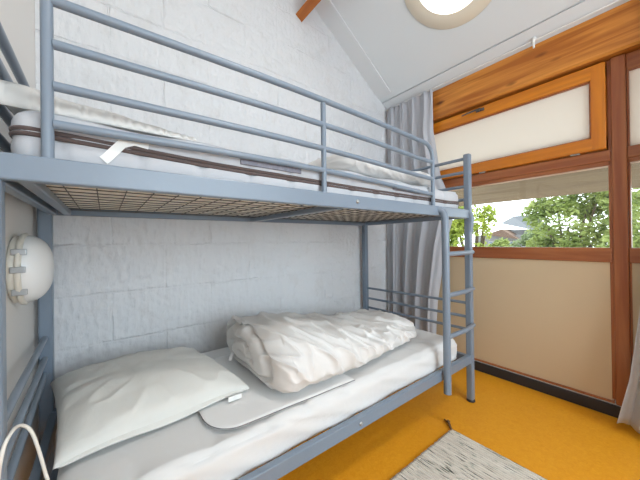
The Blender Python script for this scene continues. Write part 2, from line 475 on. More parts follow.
# purlin crossing the room, square to the slope
px = 1.216; pz = 2.805; tx = Vector((1, 0, -SL)).normalized()
up = 0.2 + .03
c0 = Vector((px, 0, pz))
hgt = (zc(px) - pz) * CN.z - .002
pp = [c0 - tx * .034, c0 + tx * .034, c0 + tx * .034 + CN * hgt, c0 - tx * .034 + CN * hgt]
MB().prism([(p.x, p.z) for p in pp], YF + .002, YB - .002).build('trim_4', wood('varnished_purlin', (.50, .15, .012), (.40, .10, .008), 'Y', .4), kind='structure')

# ------------------------------------------------------------------ window wall
F0, F1 = XW, XW + .075
HEAD = 2.105
def bay(n, y0, y1, post_low, opening):
    """y0<y1 clear width between posts; opening=True has a protruding sash above"""
    w = empty('window_%d' % n, ((F0 + F1) / 2, (y0 + y1) / 2, 0), kind='structure')
    fr = MB()
    fr.box(F0, F1, y0, y1, .0785, .090, .003)            # bottom rail
    fr.box(F0, F1, y0, y1, .907, .993, .004)            # sill rail
    fr.box(F0 + .01, F1, y0, y1, 1.482, 1.515, .003)
    fr.box(F0, F1, y0, y1, 1.507, 1.572, .004)          # transom
    fr.box(F0 + .012, F1, y0, y1, 2.01 if not opening else 2.06, HEAD, .003)
    fr.build('frame', frame_m, w)
    up_ = MB()
    if post_low is not None:
        up_.box(F0 - .004, F1, post_low, y0 - .006, .076, HEAD, .005)   # the post
        up_.box(F0 + .01, F1, y0 - .014, y0 + .010, .1, HEAD, .003)      # rebate strips
    else:
        up_.box(F0 + .01, F1, y0 - .012, y0 + .010, .1, HEAD, .003)
    up_.box(F0 + .01, F1, y1 - .010, y1 + (.012 if opening else -.001), .1, HEAD, .003)
    up_.build('upright', framez_m, w)
    MB().box(F0 + .014, F0 + .034, y0 + .006, y1 - .006, .089, .91).build('infill_panel', infill_m, w, label='beige infill panel under the sill rail')
    MB().box(F0 + .04, F0 + .046, y0 + .006, y1 - .006, .990, 1.486).build('glass', clear_m, w)
    if opening:
        s0, s1 = y0 + .012, y1 - .012
        sh = MB()
        zb, zt, gb, gt = 1.578, 2.092, 1.656, 2.006
        sx0, sx1 = F0 - .026, F0 + .045
        sh.box(sx0, sx1, s0, s1, zb, gb, .006).box(sx0, sx1, s0, s1, gt, zt, .006)
        o = sh.build('sash', sash_m, w, label='bright orange opening sash')
        MB().box(sx0 - .0005, sx1, s0, s0 + .066, zb + .001, zt - .001, .006).box(sx0 - .0005, sx1, s1 - .066, s1, zb + .001, zt - .001, .006).build('stile', sashz_m, o)
        MB().box(sx0 + .014, sx1 - .01, s0 + .064, s0 + .073, gb - .002, gt + .002).box(sx0 + .014, sx1 - .01, s1 - .073, s1 - .064, gb - .002, gt + .002)\
            .box(sx0 + .014, sx1 - .01, s0 + .064, s1 - .064, gb - .002, gb + .006).box(sx0 + .014, sx1 - .01, s0 + .064, s1 - .064, gt - .006, gt + .002).build('bead', frame_m, o)
        MB().box(sx0 + .03, sx0 + .042, s0 + .06, s1 - .06, gb - .004, gt + .004).build('milky_pane', milky, o, label='white milky glass pane')
        # lever handle on the top rail
        hm = MB()
        hm.box(sx0 - .010, sx0, .925, .985, 2.052, 2.074, .003)
        hm.tube([(sx0 - .008, .955, 2.064), (sx0 - .030, .955, 2.064)], .007, 10)
        hm.tube([(sx0 - .030, .945, 2.064), (sx0 - .030, 1.02, 2.062), (sx0 - .026, 1.085, 2.058)], [.007, .007, .005], 10)
        hm.build('handle', dark_metal_m, o, label='dark grey lever handle')
        for yy in (.405, .945):
            MB().tube([(sx0 - .004, yy - .022, zb - .006), (sx0 - .004, yy + .022, zb - .006)], .006, 10).build('hinge', metal_m, o, label='small metal hinge')
    else:
        MB().box(F0 + .04, F0 + .046, y0 + .006, y1 - .006, 1.568, 2.02).build('milky_pane', milky, w, label='white milky glass pane')
    return w

clear_m = glass_mat('clear_glass', (.97, .99, .98))
milky = milky_mat()
bay(1, .255, 1.70, .188, True)
bay(2, -1.30, .188, None, False)
# solid ends of the window wall, hidden lintel and dwarf kerb
MB().box(F0 + .0, F1 + .06, 1.712, YB, .0, HEAD + .003).box(F0, F1 + .06, YF, -1.312, 0, HEAD + .003).box(F0 + .012, F1 + .06, -1.312, 1.712, 0, .078).build('wall_right', white_m, kind='structure')
MB().box(F0 - .003, F0 + .012, -1.31, 1.71, .0, .068, .002).build('baseboard_right', black_m, kind='structure')
# unseen window behind the viewer, made up to let fill light in
w3 = empty('window_3', ((WX0 + WX1) / 2, YF - .08, WZ0), kind='structure')
m3 = MB()
for a in ((WX0, WX0 + .06, WZ0, WZ1), (WX1 - .06, WX1, WZ0, WZ1), (WX0 + .06, WX1 - .06, WZ0, WZ0 + .06), (WX0 + .06, WX1 - .06, WZ1 - .06, WZ1), (.97, 1.03, WZ0 + .06, WZ1 - .06)):
    m3.box(a[0], a[1], YF - .11, YF - .04, a[2], a[3])
m3.build('frame', frame_m, w3)
MB().box(WX0 + .05, WX1 - .05, YF - .08, YF - .074, WZ0 + .05, WZ1 - .05).build('glass', clear_m, w3)

# ------------------------------------------------------------------ bunk bed
bed = empty('bunk_bed', (.84, 1.31, 0), 'grey blue metal bunk bed with ladder standing along the white block wall', 'bunk bed')
BX0, BX1 = -.208, 1.90
FY0, FY1 = .841, .869          # front rails
RY0, RY1 = 1.738, 1.768
def P(name, mb, mat=paint, **k): return mb.build(name, mat, k.pop('parent', bed), **k)
# side rails
r = P('side_rail', MB().box(BX0 + .004, BX1 - .035, FY0, FY1, 1.190, 1.246, .004), label='wide front rail of the upper bunk')
def bolt(x, z, par, y=FY0):
    b = MB(); mt = Matrix.Translation((x, y + .001, z)) @ Matrix.Rotation(PI / 2, 4, 'X')
    b.lathe([(0, .007), (.004, .007), (.008, .005), (.0095, 0)], mt, 16)
    b.build('bolt', metal_m, par)
bolt(.851, 1.221, r)
P('side_rail', MB().box(BX0 + .004, BX1 - .035, RY0, RY1, 1.190, 1.246, .004))
r = P('side_rail', MB().box(BX0 + .004, BX1 - .035, FY0, FY1, .252, .306, .004), label='wide front rail of the lower bunk')
bolt(.853, .279, r)
P('side_rail', MB().box(BX0 + .004, BX1 - .035, RY0, RY1, .252, .306, .004))
# end rails of both bed bases
for z in (1.190, .252):
    P('end_rail', MB().box(BX0 + .006, BX0 + .034, FY1 + .001, RY0 - .001, z, z + .05, .004))
    P('end_rail', MB().box(BX1 - .05, BX1 - .02, FY1 + .001, RY0 - .001, z, z + .05, .004))
    P('base_tube', MB().box(BX0 + .056, BX0 + .084, FY1 + .001, RY0 - .001, z + .002, z + .027, .004))
    P('cross_bar', MB().box(.765, .80, FY1 + .001, RY0 - .001, z - (.002 if z > 1 else .018), z + (.022 if z > 1 else .004), .004))
# posts
def post(x0, x1, y0, y1, z0, z1, **k): return P('post', MB().box(x0, x1, y0, y1, z0, z1, .008), **k)
post(BX0 - .010, BX0 + .041, FY0 - .002, FY0 + .040, 0, 1.25)
P('guard_upright', MB().tube([(BX0 + .001, FY0 + .016, 1.24), (BX0 + .001, FY0 + .016, 1.597)], .0125, 12))
post(BX0 - .030, BX0 + .018, RY0 - .004, RY0 + .046, 0, 1.62)
post(BX1 - .055, BX1 - .015, RY0 - .004, RY0 + .042, 0, 1.62)
p4 = post(BX1 - .037, BX1 + .003, FY0 - .006, FY0 + .034, .012, 1.612)
for (x, y) in ((BX0 + .019, FY0 + .019), (BX0 - .006, RY0 + .02), (BX1 - .035, RY0 + .019), (BX1 - .017, FY0 + .014)):
    MB().lathe([(.0, 0), (.023, 0), (.026, .004), (.024, .014), (.0, .014)], Matrix.Translation((x, y, 0)), 20).build('foot_cap', black_m, bed, label='black plastic foot cap')
# ladder: left upright with a bent top, right upright is the post
lad = P('ladder_upright', MB().tube([(1.500, .856, 1.224), (1.510, .838, 1.222), (1.515, .822, 1.205), (1.517, .815, 1.17), (1.517, .814, 1.0), (1.517, .814, .6), (1.517, .815, .19)], .0205, 14, ry=.0195))
P('ladder_hook', MB().tube([(BX1 - .022, .848, 1.226), (BX1 - .020, .838, 1.215), (BX1 - .019, .834, 1.19), (BX1 - .018, .844, 1.10)], .017, 14))
for z in (.972, .738, .504):
    P('rung', MB().tube([(1.524, .812, z), (1.72, .806, z + .001), (BX1 - .03, .826, z)], .0135, 12), label='round ladder rung')
# long guard rail of the upper bunk
gy = FY0 + .014
def arc(cx, cz, rr, a0, a1, n=8): return [(cx + rr * math.cos(a0 + (a1 - a0) * i / n), gy, cz + rr * math.sin(a0 + (a1 - a0) * i / n)) for i in range(n + 1)]
gt = 1.597; gx0, gx1 = -.099, 1.465
def bow(x, k=1.): return k * (.013 * math.exp(-((x - .5) / .55) ** 2) - .010 * sst(.9, 1.45, x))
P('guard_rail', MB().tube([(gx0, gy, gt + bow(gx0))] + [(x, gy, gt + bow(x)) for x in (.1, .25, .4, .55, .668, .8, .95, 1.1, 1.22)] + arc(gx1 - .075, gt - .085, .075, PI / 2, 0) + [(gx1, gy, 1.4), (gx1, gy, 1.244)], .0112, 14), label='bent top tube of the long guard')
for z in (1.500, 1.406, 1.320):
    P('guard_bar', MB().tube([(gx0 + .01 + (gx1 - gx0 - .02) * k / 10, gy, z + bow(gx0 + (gx1 - gx0) * k / 10)) for k in range(11)], .0108, 12))
P('guard_upright', MB().tube([(gx0, gy, 1.244), (gx0, gy, 1.66)], .0112, 14))
P('guard_upright', MB().tube([(.682, gy, 1.244), (.682, gy, gt - .002)], .0105, 12))
# short guards at the two ends, upper bunk
for z in (1.583, 1.495, 1.400, 1.315):
    P('guard_bar', MB().tube([(BX0 + .004, FY0 + .018, z), (BX0 - .004, RY0, z)], .0125, 12))
    P('guard_bar', MB().tube([(BX1 - .024, FY0 + .03, z), (BX1 - .03, RY0, z)], .0105, 12))
# lower bunk ends
for z in (.650, .560, .478):
    P('guard_bar', MB().tube([(BX0 + .018, FY0 + .038, z), (BX0 - .008, RY0, z - .012 * (z > .5))], .0105, 12))
    P('guard_bar', MB().tube([(BX1 - .024, FY0 + .03, z - .012), (BX1 - .03, RY0, z - .022)], .0095, 12))
# wire bases
def mesh_base(z, name):
    mb = MB()
    y = FY1 + .03
    while y < RY0 - .01:
        mb.tube([(BX0 + .06, y, z), (BX1 - .045, y, z)], .0017, 5); y += .072
    x = BX0 + .118
    while x < BX1 - .06:
        mb.tube([(x, FY1, z + .004), (x, RY0, z + .004)], .0017, 5); x += .072
    P('wire_mesh', mb, wire_m, label='woven wire mesh bed base')
mesh_base(1.212, 'u'); mesh_base(.262, 'l')

# ------------------------------------------------------------------ upper mattress
um = empty('mattress', (.84, 1.30, 1.222), 'white mattress with brown piping on the upper bunk', 'mattress')
MX0, MX1, MY0, MY1 = -.160, 1.82, .879, 1.728
def md(p, n):
    d = 0
    if abs(n.z) < .7:
        d += .006 * math.cos((p.z - 1.295) / .075 * PI / 2) - .004 * math.exp(-((p.z - 1.292) / .008) ** 2)
        # vertical air-channel seams in the side
        d -= .007 * math.exp(-((((p.x * 1.0) % .155) - .077) / .012) ** 2) * (1 if n.y < -.5 else 0)
    elif n.z > 0:
        d += .006 * math.sin(p.x * 20) * math.sin(p.y * 20)
    return d
MB().rbox(MX0, MX1, MY0, MY1, 1.224, 1.362, .035, .0095, md).build('body', matt_m, um)
MB().box(MX0 + .03, MX1 - .03, MY0 + .03, MY1 - .03, 1.2205, 1.2245).build('underside', cloth_mat('lightened_underside', (.86, .81, .72)), um, label='cream underside with light put into its colour')  # separate slab, colour lightened in place of light from below
def loop_pts(z, off):
    r_ = .035; pts = []
    x0, x1, y0, y1 = MX0 - off, MX1 + off, MY0 - off, MY1 + off
    for (cx, cy, a) in ((x0 + r_, y0 + r_, PI), (x1 - r_, y0 + r_, 1.5 * PI), (x1 - r_, y1 - r_, 0), (x0 + r_, y1 - r_, .5 * PI)):
        for k in range(7):
            t = a + PI / 2 * k / 6; pts.append((cx + r_ * math.cos(t), cy + r_ * math.sin(t)))
    pts.append(pts[0])
    return pts
for z in (1.297, 1.286):
    pts = []
    L0 = loop_pts(z, .0035)
    for i in range(len(L0) - 1):
        a, b = L0[i], L0[i + 1]; n = max(1, int(math.dist(a, b) / .1))
        for k in range(n):
            t = k / n; pts.append((a[0] + (b[0] - a[0]) * t, a[1] + (b[1] - a[1]) * t, z + .004 * math.sin(a[0] * 5) + .018 * (1 - sst(-.2, .4, a[0] + (b[0] - a[0]) * t)) - .006 * sst(.3, 1, a[0] + (b[0] - a[0]) * t)))
    pts.append(pts[0])
    MB().tube(pts, 0.0056, 8, ry=.0042, cap=False).build('piping', brown_m, um, label='dark brown piping cord')
# strap handle
hp = [(-.002, .8738, 1.262), (.006, .8725, 1.270), (.018, .872, 1.286), (.036, .872, 1.310), (.062, .8725, 1.322), (.095, .8738, 1.318)]
hm = MB()
def strap(mb, pts, w, th=.003, updir=Vector((1, 0, 0.25))):
    vs = []; fs = []
    for i, p in enumerate(pts):
        p = Vector(p); d = (Vector(pts[min(i + 1, len(pts) - 1)]) - Vector(pts[max(i - 1, 0)])).normalized()
        nrm = Vector((0, -1, 0)); side = d.cross(nrm).normalized()
        for s_, t_ in ((-1, 0), (1, 0), (1, 1), (-1, 1)):
            vs.append(p + side * (w / 2 * s_) + nrm * (th * t_))
    n = len(pts)
    for i in range(n - 1):
        for k in range(4):
            fs.append((i * 4 + k, i * 4 + (k + 1) % 4, i * 4 + 4 + (k + 1) % 4, i * 4 + 4 + k))
    fs += [(0, 1, 2, 3), tuple((n - 1) * 4 + k for k in (3, 2, 1, 0))]
    mb.add(vs, fs)
strap(hm, hp, .022, .0025)
hm.build('carry_strap', tag_m, um, label='white carrying strap')
for (x0, x1, z0, z1) in ((.35, .585, 1.308, 1.330), (1.13, 1.36, 1.304, 1.330)):
    MB().box(x0, x1, .868, .874, z0, z1, .001).build('fabric_label', label_m, um, label='grey fabric label')
# ------------------------------------------------------------------ generic soft shapes
def pillow_mesh(corners, base, T, nu=70, nv=70, pinch=.05, wr=.012, seed=0., flat=.0, power=.42):
    c = [Vector(p) for p in corners]          # (-,-) (+,-) (+,+) (-,+)
    def foot(u, v):
        a = (u + 1) / 2; b = (v + 1) / 2
        p = (c[0] * (1 - a) + c[1] * a) * (1 - b) + (c[3] * (1 - a) + c[2] * a) * b
        ctr = (c[0] + c[1] + c[2] + c[3]) / 4
        k = pinch * ((1 - u * u) * v * v + (1 - v * v) * u * u)
        return p + (ctr - p) * k
    top = {}; mb = MB()
    def tp(i, j, t):
        u = -math.cos(PI * i / (nu - 1)) * .5 + (2 * i / (nu - 1) - 1) * .5
        v = -math.cos(PI * j / (nv - 1)) * .5 + (2 * j / (nv - 1) - 1) * .5
        p = foot(u, v)
        e = max(0, (1 - u * u)) ** power * max(0, (1 - v * v)) ** power
        ed = max(abs(u), abs(v))
        # creases run from the corners and edges towards the middle
        cr = 0
        r_ = math.hypot(u, v); th = math.atan2(v, u)
        cr += wr * .6 * (ridge(th * 2.6 + seed, r_ * 1.1, seed, 2.2) - .35) * sst(.25, .85, r_) * sst(1.0, .9, ed)
        cr += wr * .8 * nz(p.x * 7 + seed, p.y * 7, 3.1) * e
        cr += wr * .35 * nz(p.x * 19 + seed, p.y * 16, 1.1) * sst(1.0, .85, ed)
        if t: return Vector((p.x, p.y, base + .012 + T * e + cr))
        return Vector((p.x, p.y, base + .012 - .010 * min(1, e * 2.5)))
    for t in (1, 0):
        vs = [tp(i, j, t) for i in range(nu) for j in range(nv)]
        fs = [(i * nv + j, (i + 1) * nv + j, (i + 1) * nv + j + 1, i * nv + j + 1) if t else (i * nv + j, i * nv + j + 1, (i + 1) * nv + j + 1, (i + 1) * nv + j) for i in range(nu - 1) for j in range(nv - 1)]
        mb.add(vs, fs, True)
    return mb, foot

def roll_mesh(x0, x1, yc, hw, base, hgt, prof, seed=0, ns=150, nt=120, wr=.016, spiral=True, skew=0.):
    """bundle lying along X: superellipse section, wrinkled, with folded layers showing at the x0 end"""
    mb = MB()
    def sec(s, t, rad):
        a = 2 * PI * t
        k = prof(s)
        e = 2.35 if math.sin(a) > 0 else 3.4
        cy = math.copysign(abs(math.cos(a)) ** (2 / e), math.cos(a))
        cz = math.copysign(abs(math.sin(a)) ** (2 / e), math.sin(a))
        return cy * hw(s) * rad, cz * hgt * k / 2 * rad, k
    def fn(i, j):
        s = i / (ns - 1); t = j / nt
        # rings: first 14 % = left cap, last 12 % = right cap
        capL, capR = .14, .12
        if s < capL:
            q = s / capL; rad = math.sin(q * PI / 2) ** .8; x = x0 + .075 * (1 - math.sqrt(max(0, 1 - (1 - q) ** 2)) if False else (1 - math.cos((q) * PI / 2)) * 1.0); ss = 0
        elif s > 1 - capR:
            q = (1 - s) / capR; rad = math.sin(q * PI / 2) ** .8; x = x1 - .07 * (1 - math.cos(q * PI / 2)); ss = 1
        else:
            ss = (s - capL) / (1 - capL - capR); rad = 1; x = x0 + .075 + (x1 - x0 - .145) * ss
        y, z, k = sec(ss, t, rad)
        a = 2 * PI * t
        # wrinkles run round the bundle, drifting diagonally
        per = t * 6
        w = ridge(x * 9 + 1.5 * math.sin(a) + seed, math.cos(a) * .9 + seed, math.sin(a) * .9, 2.0) - .45
        w += .7 * (ridge(x * 19 + 2.5 * math.cos(a) - seed, math.cos(a) * 1.6, math.sin(a) * 1.6 + 5, 2.4) - .4)
        w += .5 * nz(x * 5, math.cos(a) * 1.5 + seed, math.sin(a) * 1.5)
        am = wr * (.35 + .65 * sst(-.6, .4, math.sin(a))) * min(1, rad * 1.4)
        dy, dz = math.cos(a), math.sin(a)
        y += dy * w * am; z += dz * w * am
        if spiral and s < capL * 1.0:
            ph = (rad * 2.3 + t + .12 * math.sin(3 * a)) % 1.0
            g = math.exp(-(min(ph, 1 - ph) / .13) ** 2)
            x += .024 * g * sst(0, .25, rad) * sst(1.0, .93, rad) + .012 * nz(y * 12, z * 12, seed) * rad
        zz = z + base + hgt * k / 2
        zz = max(zz, base + .001 + .002 * rad)
        return Vector((x, yc(ss) + y, zz))
    vs = [fn(i, j) for i in range(ns) for j in range(nt)]
    fs = [(i * nt + j, i * nt + (j + 1) % nt, (i + 1) * nt + (j + 1) % nt, (i + 1) * nt + j) for i in range(ns - 1) for j in range(nt)]
    mb.add(vs, fs, True)
    return mb

# bedding on the upper bunk
UT = 1.369
up, _ = pillow_mesh([(-.185, .945), (.20, .955), (.33, 1.55), (-.17, 1.56)], UT, .075, wr=.010, seed=4.)
pl = up.build('pillow', cloth_mat('white_pillow_cotton', (.66, .65, .63), crease=.15), label='flat white pillow with ruffled edge on the upper bunk', cat='pillow')
# ruffled edge of the pillow along its front
rf = MB()
def ruf(u, v):
    x = -.19 + u * .42
    a = .005 * math.sin(u * 110 + 5 * nz(u * 14, 0, 0)) * max(0, math.sin(v * PI)) ** .5
    y = .958 - .030 * math.sin(v * PI * .5) + a * .3
    return Vector((x, y, UT + .002 + .066 * (1 - v) * (1 - .7 * u) + .006 * nz(u * 5, 1, 0) * (1 - v) + a))
rf.grid(150, 6, ruf)
rf.build('ruffle', tag_m if False else bpy.data.materials['white_pillow_cotton'], pl, solidify=.004)
ud = roll_mesh(.87, 1.66, lambda s: 1.20 + .02 * math.sin(s * 5), lambda s: .27, UT + .002, .125, lambda s: 1 - .25 * s + .08 * math.sin(s * 9), seed=11, ns=110, nt=90, wr=.014, spiral=False)
ud.build('duvet', duvet_m, label='folded white duvet at the foot of the upper bunk', cat='duvet')

# ------------------------------------------------------------------ lower bunk
LT = .418
lm_ = empty('mattress', (.84, 1.30, .2705), 'mattress in a white fitted sheet on the lower bunk', 'mattress')
def sd(p, n):
    d = 0
    fx = p.x
    if n.z > .5:
        d += .0015 * nz(p.x * 5, p.y * 4, 0) - .015 * ridge(p.x * 5.0 + nz(p.y * 3) * .6, p.y * 1.2, 2, 2.2) * (1 - sst(.95, 1.2, p.y)) * (1 - .6 * sst(.4, 1., p.x))
        d += .002 * math.exp(-((p.y - .915) / .03) ** 2)
    if n.y < -.2:
        dg = p.x * 4.5 + (p.z - .35) * 14
        d += -.009 * ridge(dg, p.x * .8, 1, 1.4) + .002 * nz(p.x * 9, p.z * 10, 4) - .004 * ridge(dg * 2.3 + 3, p.x * 1.7, 4, 2)
    return d
MB().rbox(-.116, 1.80, .877, 1.732, .2705, LT, .040, .012, sd).build('fitted_sheet', sheet_m, lm_)
# flat folded cloth with a grey seamed edge, between pillow and duvet
fs_ = MB()
def fsh(u, v):
    # rounded front-left corner
    x = .27 + u * .62; yf = .930 + .12 * (1 - math.sqrt(max(0, 1 - (1 - min(1, u / .16)) ** 2))) - .02 * u
    y = yf + v * (1.56 - yf)
    return Vector((x, y, LT + .0072 + .001 * nz(x * 8, y * 8, 0)))
fs_.grid(50, 30, fsh)
fso = fs_.build('folded_cloth', cloth_mat('bright_cotton', (.84, .84, .835), crease=.08), solidify=.003, label='flat white cloth with thin grey seam lying between pillow and rolled duvet', cat='cloth')
MB().tube([Vector(fsh(0, .10 - .1 * k / 4)) + Vector((0, 0, .001)) for k in range(4)] + [Vector(fsh((k / 60) ** 1.5, 0)) + Vector((0, 0, .001)) for k in range(61)], .0016, 6).build('seam', seam_m, fso, label='thin grey seam')
# pillow
pm, pf = pillow_mesh([(-.118, 1.052), (.475, 1.112), (.375, 1.715), (-.195, 1.70)], LT + .013, .108, nu=110, nv=110, pinch=.05, wr=.014, seed=1.3, power=.33)
po = pm.build('pillow', pillow_m, label='cream pillow lying at the head of the lower bunk', cat='pillow')
fl = MB()
def flap(u, v):
    # open hem of the pillowcase along the right-hand side
    b = pf(.90 + .12 * v, -.86 + 1.66 * u)
    z = LT + .030 + .075 * (1 - (2 * u - 1) ** 2) ** .5 * (1 - v) ** 1.0 * .55 + .008 * math.sin(u * 23) * v
    return Vector((b.x, b.y, z))
fl.grid(60, 10, flap)
def lip(u, v):
    b = pf(-.97 + 1.90 * u, -1.0 + .10 * v)
    return Vector((b.x, b.y - .014 * (1 - v) * max(0, math.sin(u * PI)) ** .4, LT + .022 + .006 * math.sin(u * 9) * (1 - v) + .030 * v))
fl.grid(60, 8, lip)
fl.build('pillowcase_hem', pillow_m, po, solidify=.004)
MB().box(.372, .425, 1.076, 1.081, LT + .019, LT + .037, .001).build('care_tag', tag_m, po, label='small white care tag')
# rolled duvet
rd = roll_mesh(.500, 1.575, lambda s: 1.258 - .02 * math.sin(s * 3) + .01 * s, lambda s: .355 - .085 * s + .012 * math.sin(s * 6), LT + .013, .225,
               lambda s: (1 + .10 * math.sin(s * 6.5 + .3)) * (1 - .47 * s), seed=2.2, ns=260, nt=200, wr=.023)
ro = rd.build('duvet', duvet_m, label='thick rolled white duvet on the lower bunk', cat='duvet')
tb = MB(); strap(tb, [(.492, 1.395, .462), (.497, 1.392, .484), (.512, 1.39, .505)], .014)
tb.build('tie_strap', tag_m, ro, label='white fabric tie')

# ------------------------------------------------------------------ bulkhead lamp on the left wall
ly, lz = 1.405, .972
wl = empty('wall_lamp', (XL, ly, lz), 'round white bulkhead lamp with opal dome on the left wall', 'lamp')
RX = Matrix.Translation((XL, ly, lz)) @ Matrix.Rotation(PI / 2, 4, 'Y') @ Matrix.Diagonal((1.10, 1.10, .92, 1))
MB().lathe([(0, .001), (.098, .001), (.104, .006), (.104, .020), (.096, .026), (0, .026)], RX).build('base_plate', cream_m, wl, label='cream round base')
MB().lathe([(.100, .020), (.112, .024), (.114, .034), (.108, .040), (.098, .036)], RX).build('collar', cream_m, wl)
MB().lathe([(.106, .034)] + [(.106 * math.cos(a * PI / 24) ** .75 if a < 12 else 0, .036 + .072 * math.sin(a * PI / 24)) for a in range(1, 13)], RX, 48).build('dome', lampwhite_m, wl, label='white opal dome')
for a in (150, 178, 215, 325, 35):
    an = math.radians(a); cy = ly + .121 * math.cos(an); cz = lz + .121 * math.sin(an)
    c = MB(); c.box(XL + .012, XL + .048, cy - .006, cy + .006, cz - .010, cz + .010, .002)
    c.build('clip', metal_m, wl, label='small metal clip')
# white power cable looping over the lower bunk end
cp = [(-.174, .829, .30), (-.173, .829, .55), (-.166, .831, .64), (-.158, .862, .664), (-.150, .895, .657), (-.137, .905, .635), (-.125, .905, .588), (-.111, .905, .513), (-.098, .91, .455), (-.082, .925, .433), (-.06, .95, .434), (-.03, .925, .434)]
def smooth(pts, n=8):
    P_ = [Vector(p) for p in pts]; out = []
    for i in range(len(P_) - 1):
        p0 = P_[max(i - 1, 0)]; p1 = P_[i]; p2 = P_[i + 1]; p3 = P_[min(i + 2, len(P_) - 1)]
        for k in range(n):
            t = k / n
            out.append(.5 * ((2 * p1) + (-p0 + p2) * t + (2 * p0 - 5 * p1 + 4 * p2 - p3) * t * t + (-p0 + 3 * p1 - 3 * p2 + p3) * t ** 3))
    out.append(P_[-1]); return out
MB().tube(smooth(cp), .0036, 8).build('power_cable', cable_m, label='thin white cable looping over the head end of the lower bunk', cat='cable')

# ------------------------------------------------------------------ ceiling lamps
ring_m = M('beige_lamp_rim', (.84, .77, .63), rough=.5)
opal_on = emit_mat('lit_opal', (1., .965, .91), 1.9)
def ceiling_lamp(x, y, label):
    o = Vector((x, y, zc(x)))
    e = empty('ceiling_lamp', o, label, 'lamp', group=None)
    zax = -CN; xax = Vector((0, 1, 0)); yax = zax.cross(xax)
    mt = Matrix.Translation(o) @ Matrix((xax, yax, zax)).transposed().to_4x4()
    MB().lathe([(0, .001), (.285, .001), (.312, .003), (.309, .007), (.226, .010), (.214, .009), (0, .009)], mt, 64).build('rim', ring_m, e, label='wide beige rim')
    MB().lathe([(.213, .008), (.213, .011)] + [(.213 * math.cos(a * PI / 20), .011 + .014 * math.sin(a * PI / 20)) for a in range(1, 11)], mt, 64).build('diffuser', opal_on, e, label='glowing white diffuser')
    return e
ceiling_lamp(1.742, .880, 'round glowing ceiling lamp with beige rim on the sloping ceiling')

# ------------------------------------------------------------------ curtains and rod
ROX = 2.262; ROZ = zc(ROX) - .022
cr = empty('curtain_rod', (ROX, 0, ROZ), 'thin white curtain rod under the ceiling above the header beam', 'curtain rod')
MB().tube([(ROX, YF + .005, ROZ), (ROX, YB - .005, ROZ)], .006, 12).build('rod', white_m, cr)
bk = MB()
bk.tube([(ROX, .588, zc(ROX) + .001), (ROX, .588, ROZ)], .009, 10).lathe([(0, 0), (.016, 0), (.016, .004), (0, .004)], Matrix.Translation((ROX, .588, zc(ROX) - .012)), 18)
bk.build('bracket', white_m, cr)
bk = MB(); bk.tube([(ROX - .002, .588, ROZ - .004), (ROX - .004, .588, ROZ - .016)], .009, 10).tube([(ROX - .004, .588, ROZ - .016), (ROX - .006, .586, ROZ - .05)], .006, 10)
bk.build('end_stop', tag_m, cr, label='small white end stop')

def interp(tab, z):
    if z >= tab[0][0]: return tab[0][1]
    for (a, va), (b, vb) in zip(tab, tab[1:]):
        if z >= b: return vb + (va - vb) * (z - b) / (a - b)
    return tab[-1][1]
def curtain(name, left, right, xc, amp, nf, ztop, zbot, mat, label, seed, botfn=None):
    mb = MB()
    def fn(u, v):
        z = ztop - (ztop - (botfn(u) if botfn else zbot)) * v
        y0 = interp(left, z); y1 = interp(right, z)
        y = y0 + (y1 - y0) * u
        ph = nf * 2 * PI * (u + .03 * math.sin(v * 3 + seed) + .02 * nz(u * 3, v * 2, seed))
        a = amp * (.55 + .45 * sst(0, .25, v)) * (1 + .35 * nz(u * 5, v * 1.5, seed))
        x = xc(z) + a * math.sin(ph) + .35 * a * math.sin(ph * 2.3 + seed + v * 2)
        if v < .12:      # gathered heading
            x += amp * .5 * math.sin(u * nf * 2 * PI * 2.6) * (1 - v / .12)
        y += .010 * math.cos(ph) * sst(0, .1, u) * sst(1, .9, u)
        return Vector((x, y, z))
    mb.grid(220, 70, fn)
    return mb.build(name, mat, solidify=.0025, label=label, cat='curtain')
ct = ROZ - .0085
curtain('curtain', [(3, 1.802), (0, 1.80)], [(2.4, 1.305), (2.0, 1.312), (1.6, 1.25), (1.29, 1.125), (1.01, 1.205), (.53, 1.285), (.33, 1.297), (.05, 1.30)],
        lambda z: 2.245 - .02 * sst(2.2, 1.2, z), .024, 4.2, ct, .06, curtain_m, 'grey curtain gathered in the corner beside the block wall', 1.)
curtain('curtain', [(2.4, -.25), (.6, -.25), (.05, -.30)], [(2.4, .085), (1.2, .10), (.62, .148), (.3, .18), (.05, .228)],
        lambda z: 2.25 - .06 * sst(.9, .05, z), .026, 4.5, ct, .055, curtain2_m, 'pale curtain gathered at the right window post, flaring out to the floor', 4., botfn=lambda u: .052)

# ------------------------------------------------------------------ rug
rg = empty('rag_rug', (1.15, .43, .0), 'woven striped rag rug lying on the orange floor', 'rug')
rm_ = MB()
def rug(u, v):
    x = .62 + u * .885 + .004 * nz(v * 60, u, 0) * (u > .98); y = .10 + v * .69 + .004 * nz(u * 45, v, 3)
    return Vector((x, y, .007 + .0015 * nz(u * 8, v * 8, 1)))
rm_.grid(120, 60, rug)
rm_.build('weave', rug_mat(), rg, solidify=.010)
ts = MB()
ts.tube(smooth([(1.497, .785, .008), (1.515, .803, .014), (1.535, .818, .010), (1.553, .84, .008)]), .006, 8)
ts.tube(smooth([(1.535, .82, .012), (1.545, .832, .018), (1.556, .828, .010), (1.566, .842, .006)]), .005, 8)
ts.tube(smooth([(1.54, .822, .010), (1.548, .846, .012), (1.560, .858, .006)]), .004, 8)
ts.build('tassel', M('brown_yarn', (.16, .085, .04), rough=.9), rg, label='knotted brown tassel')

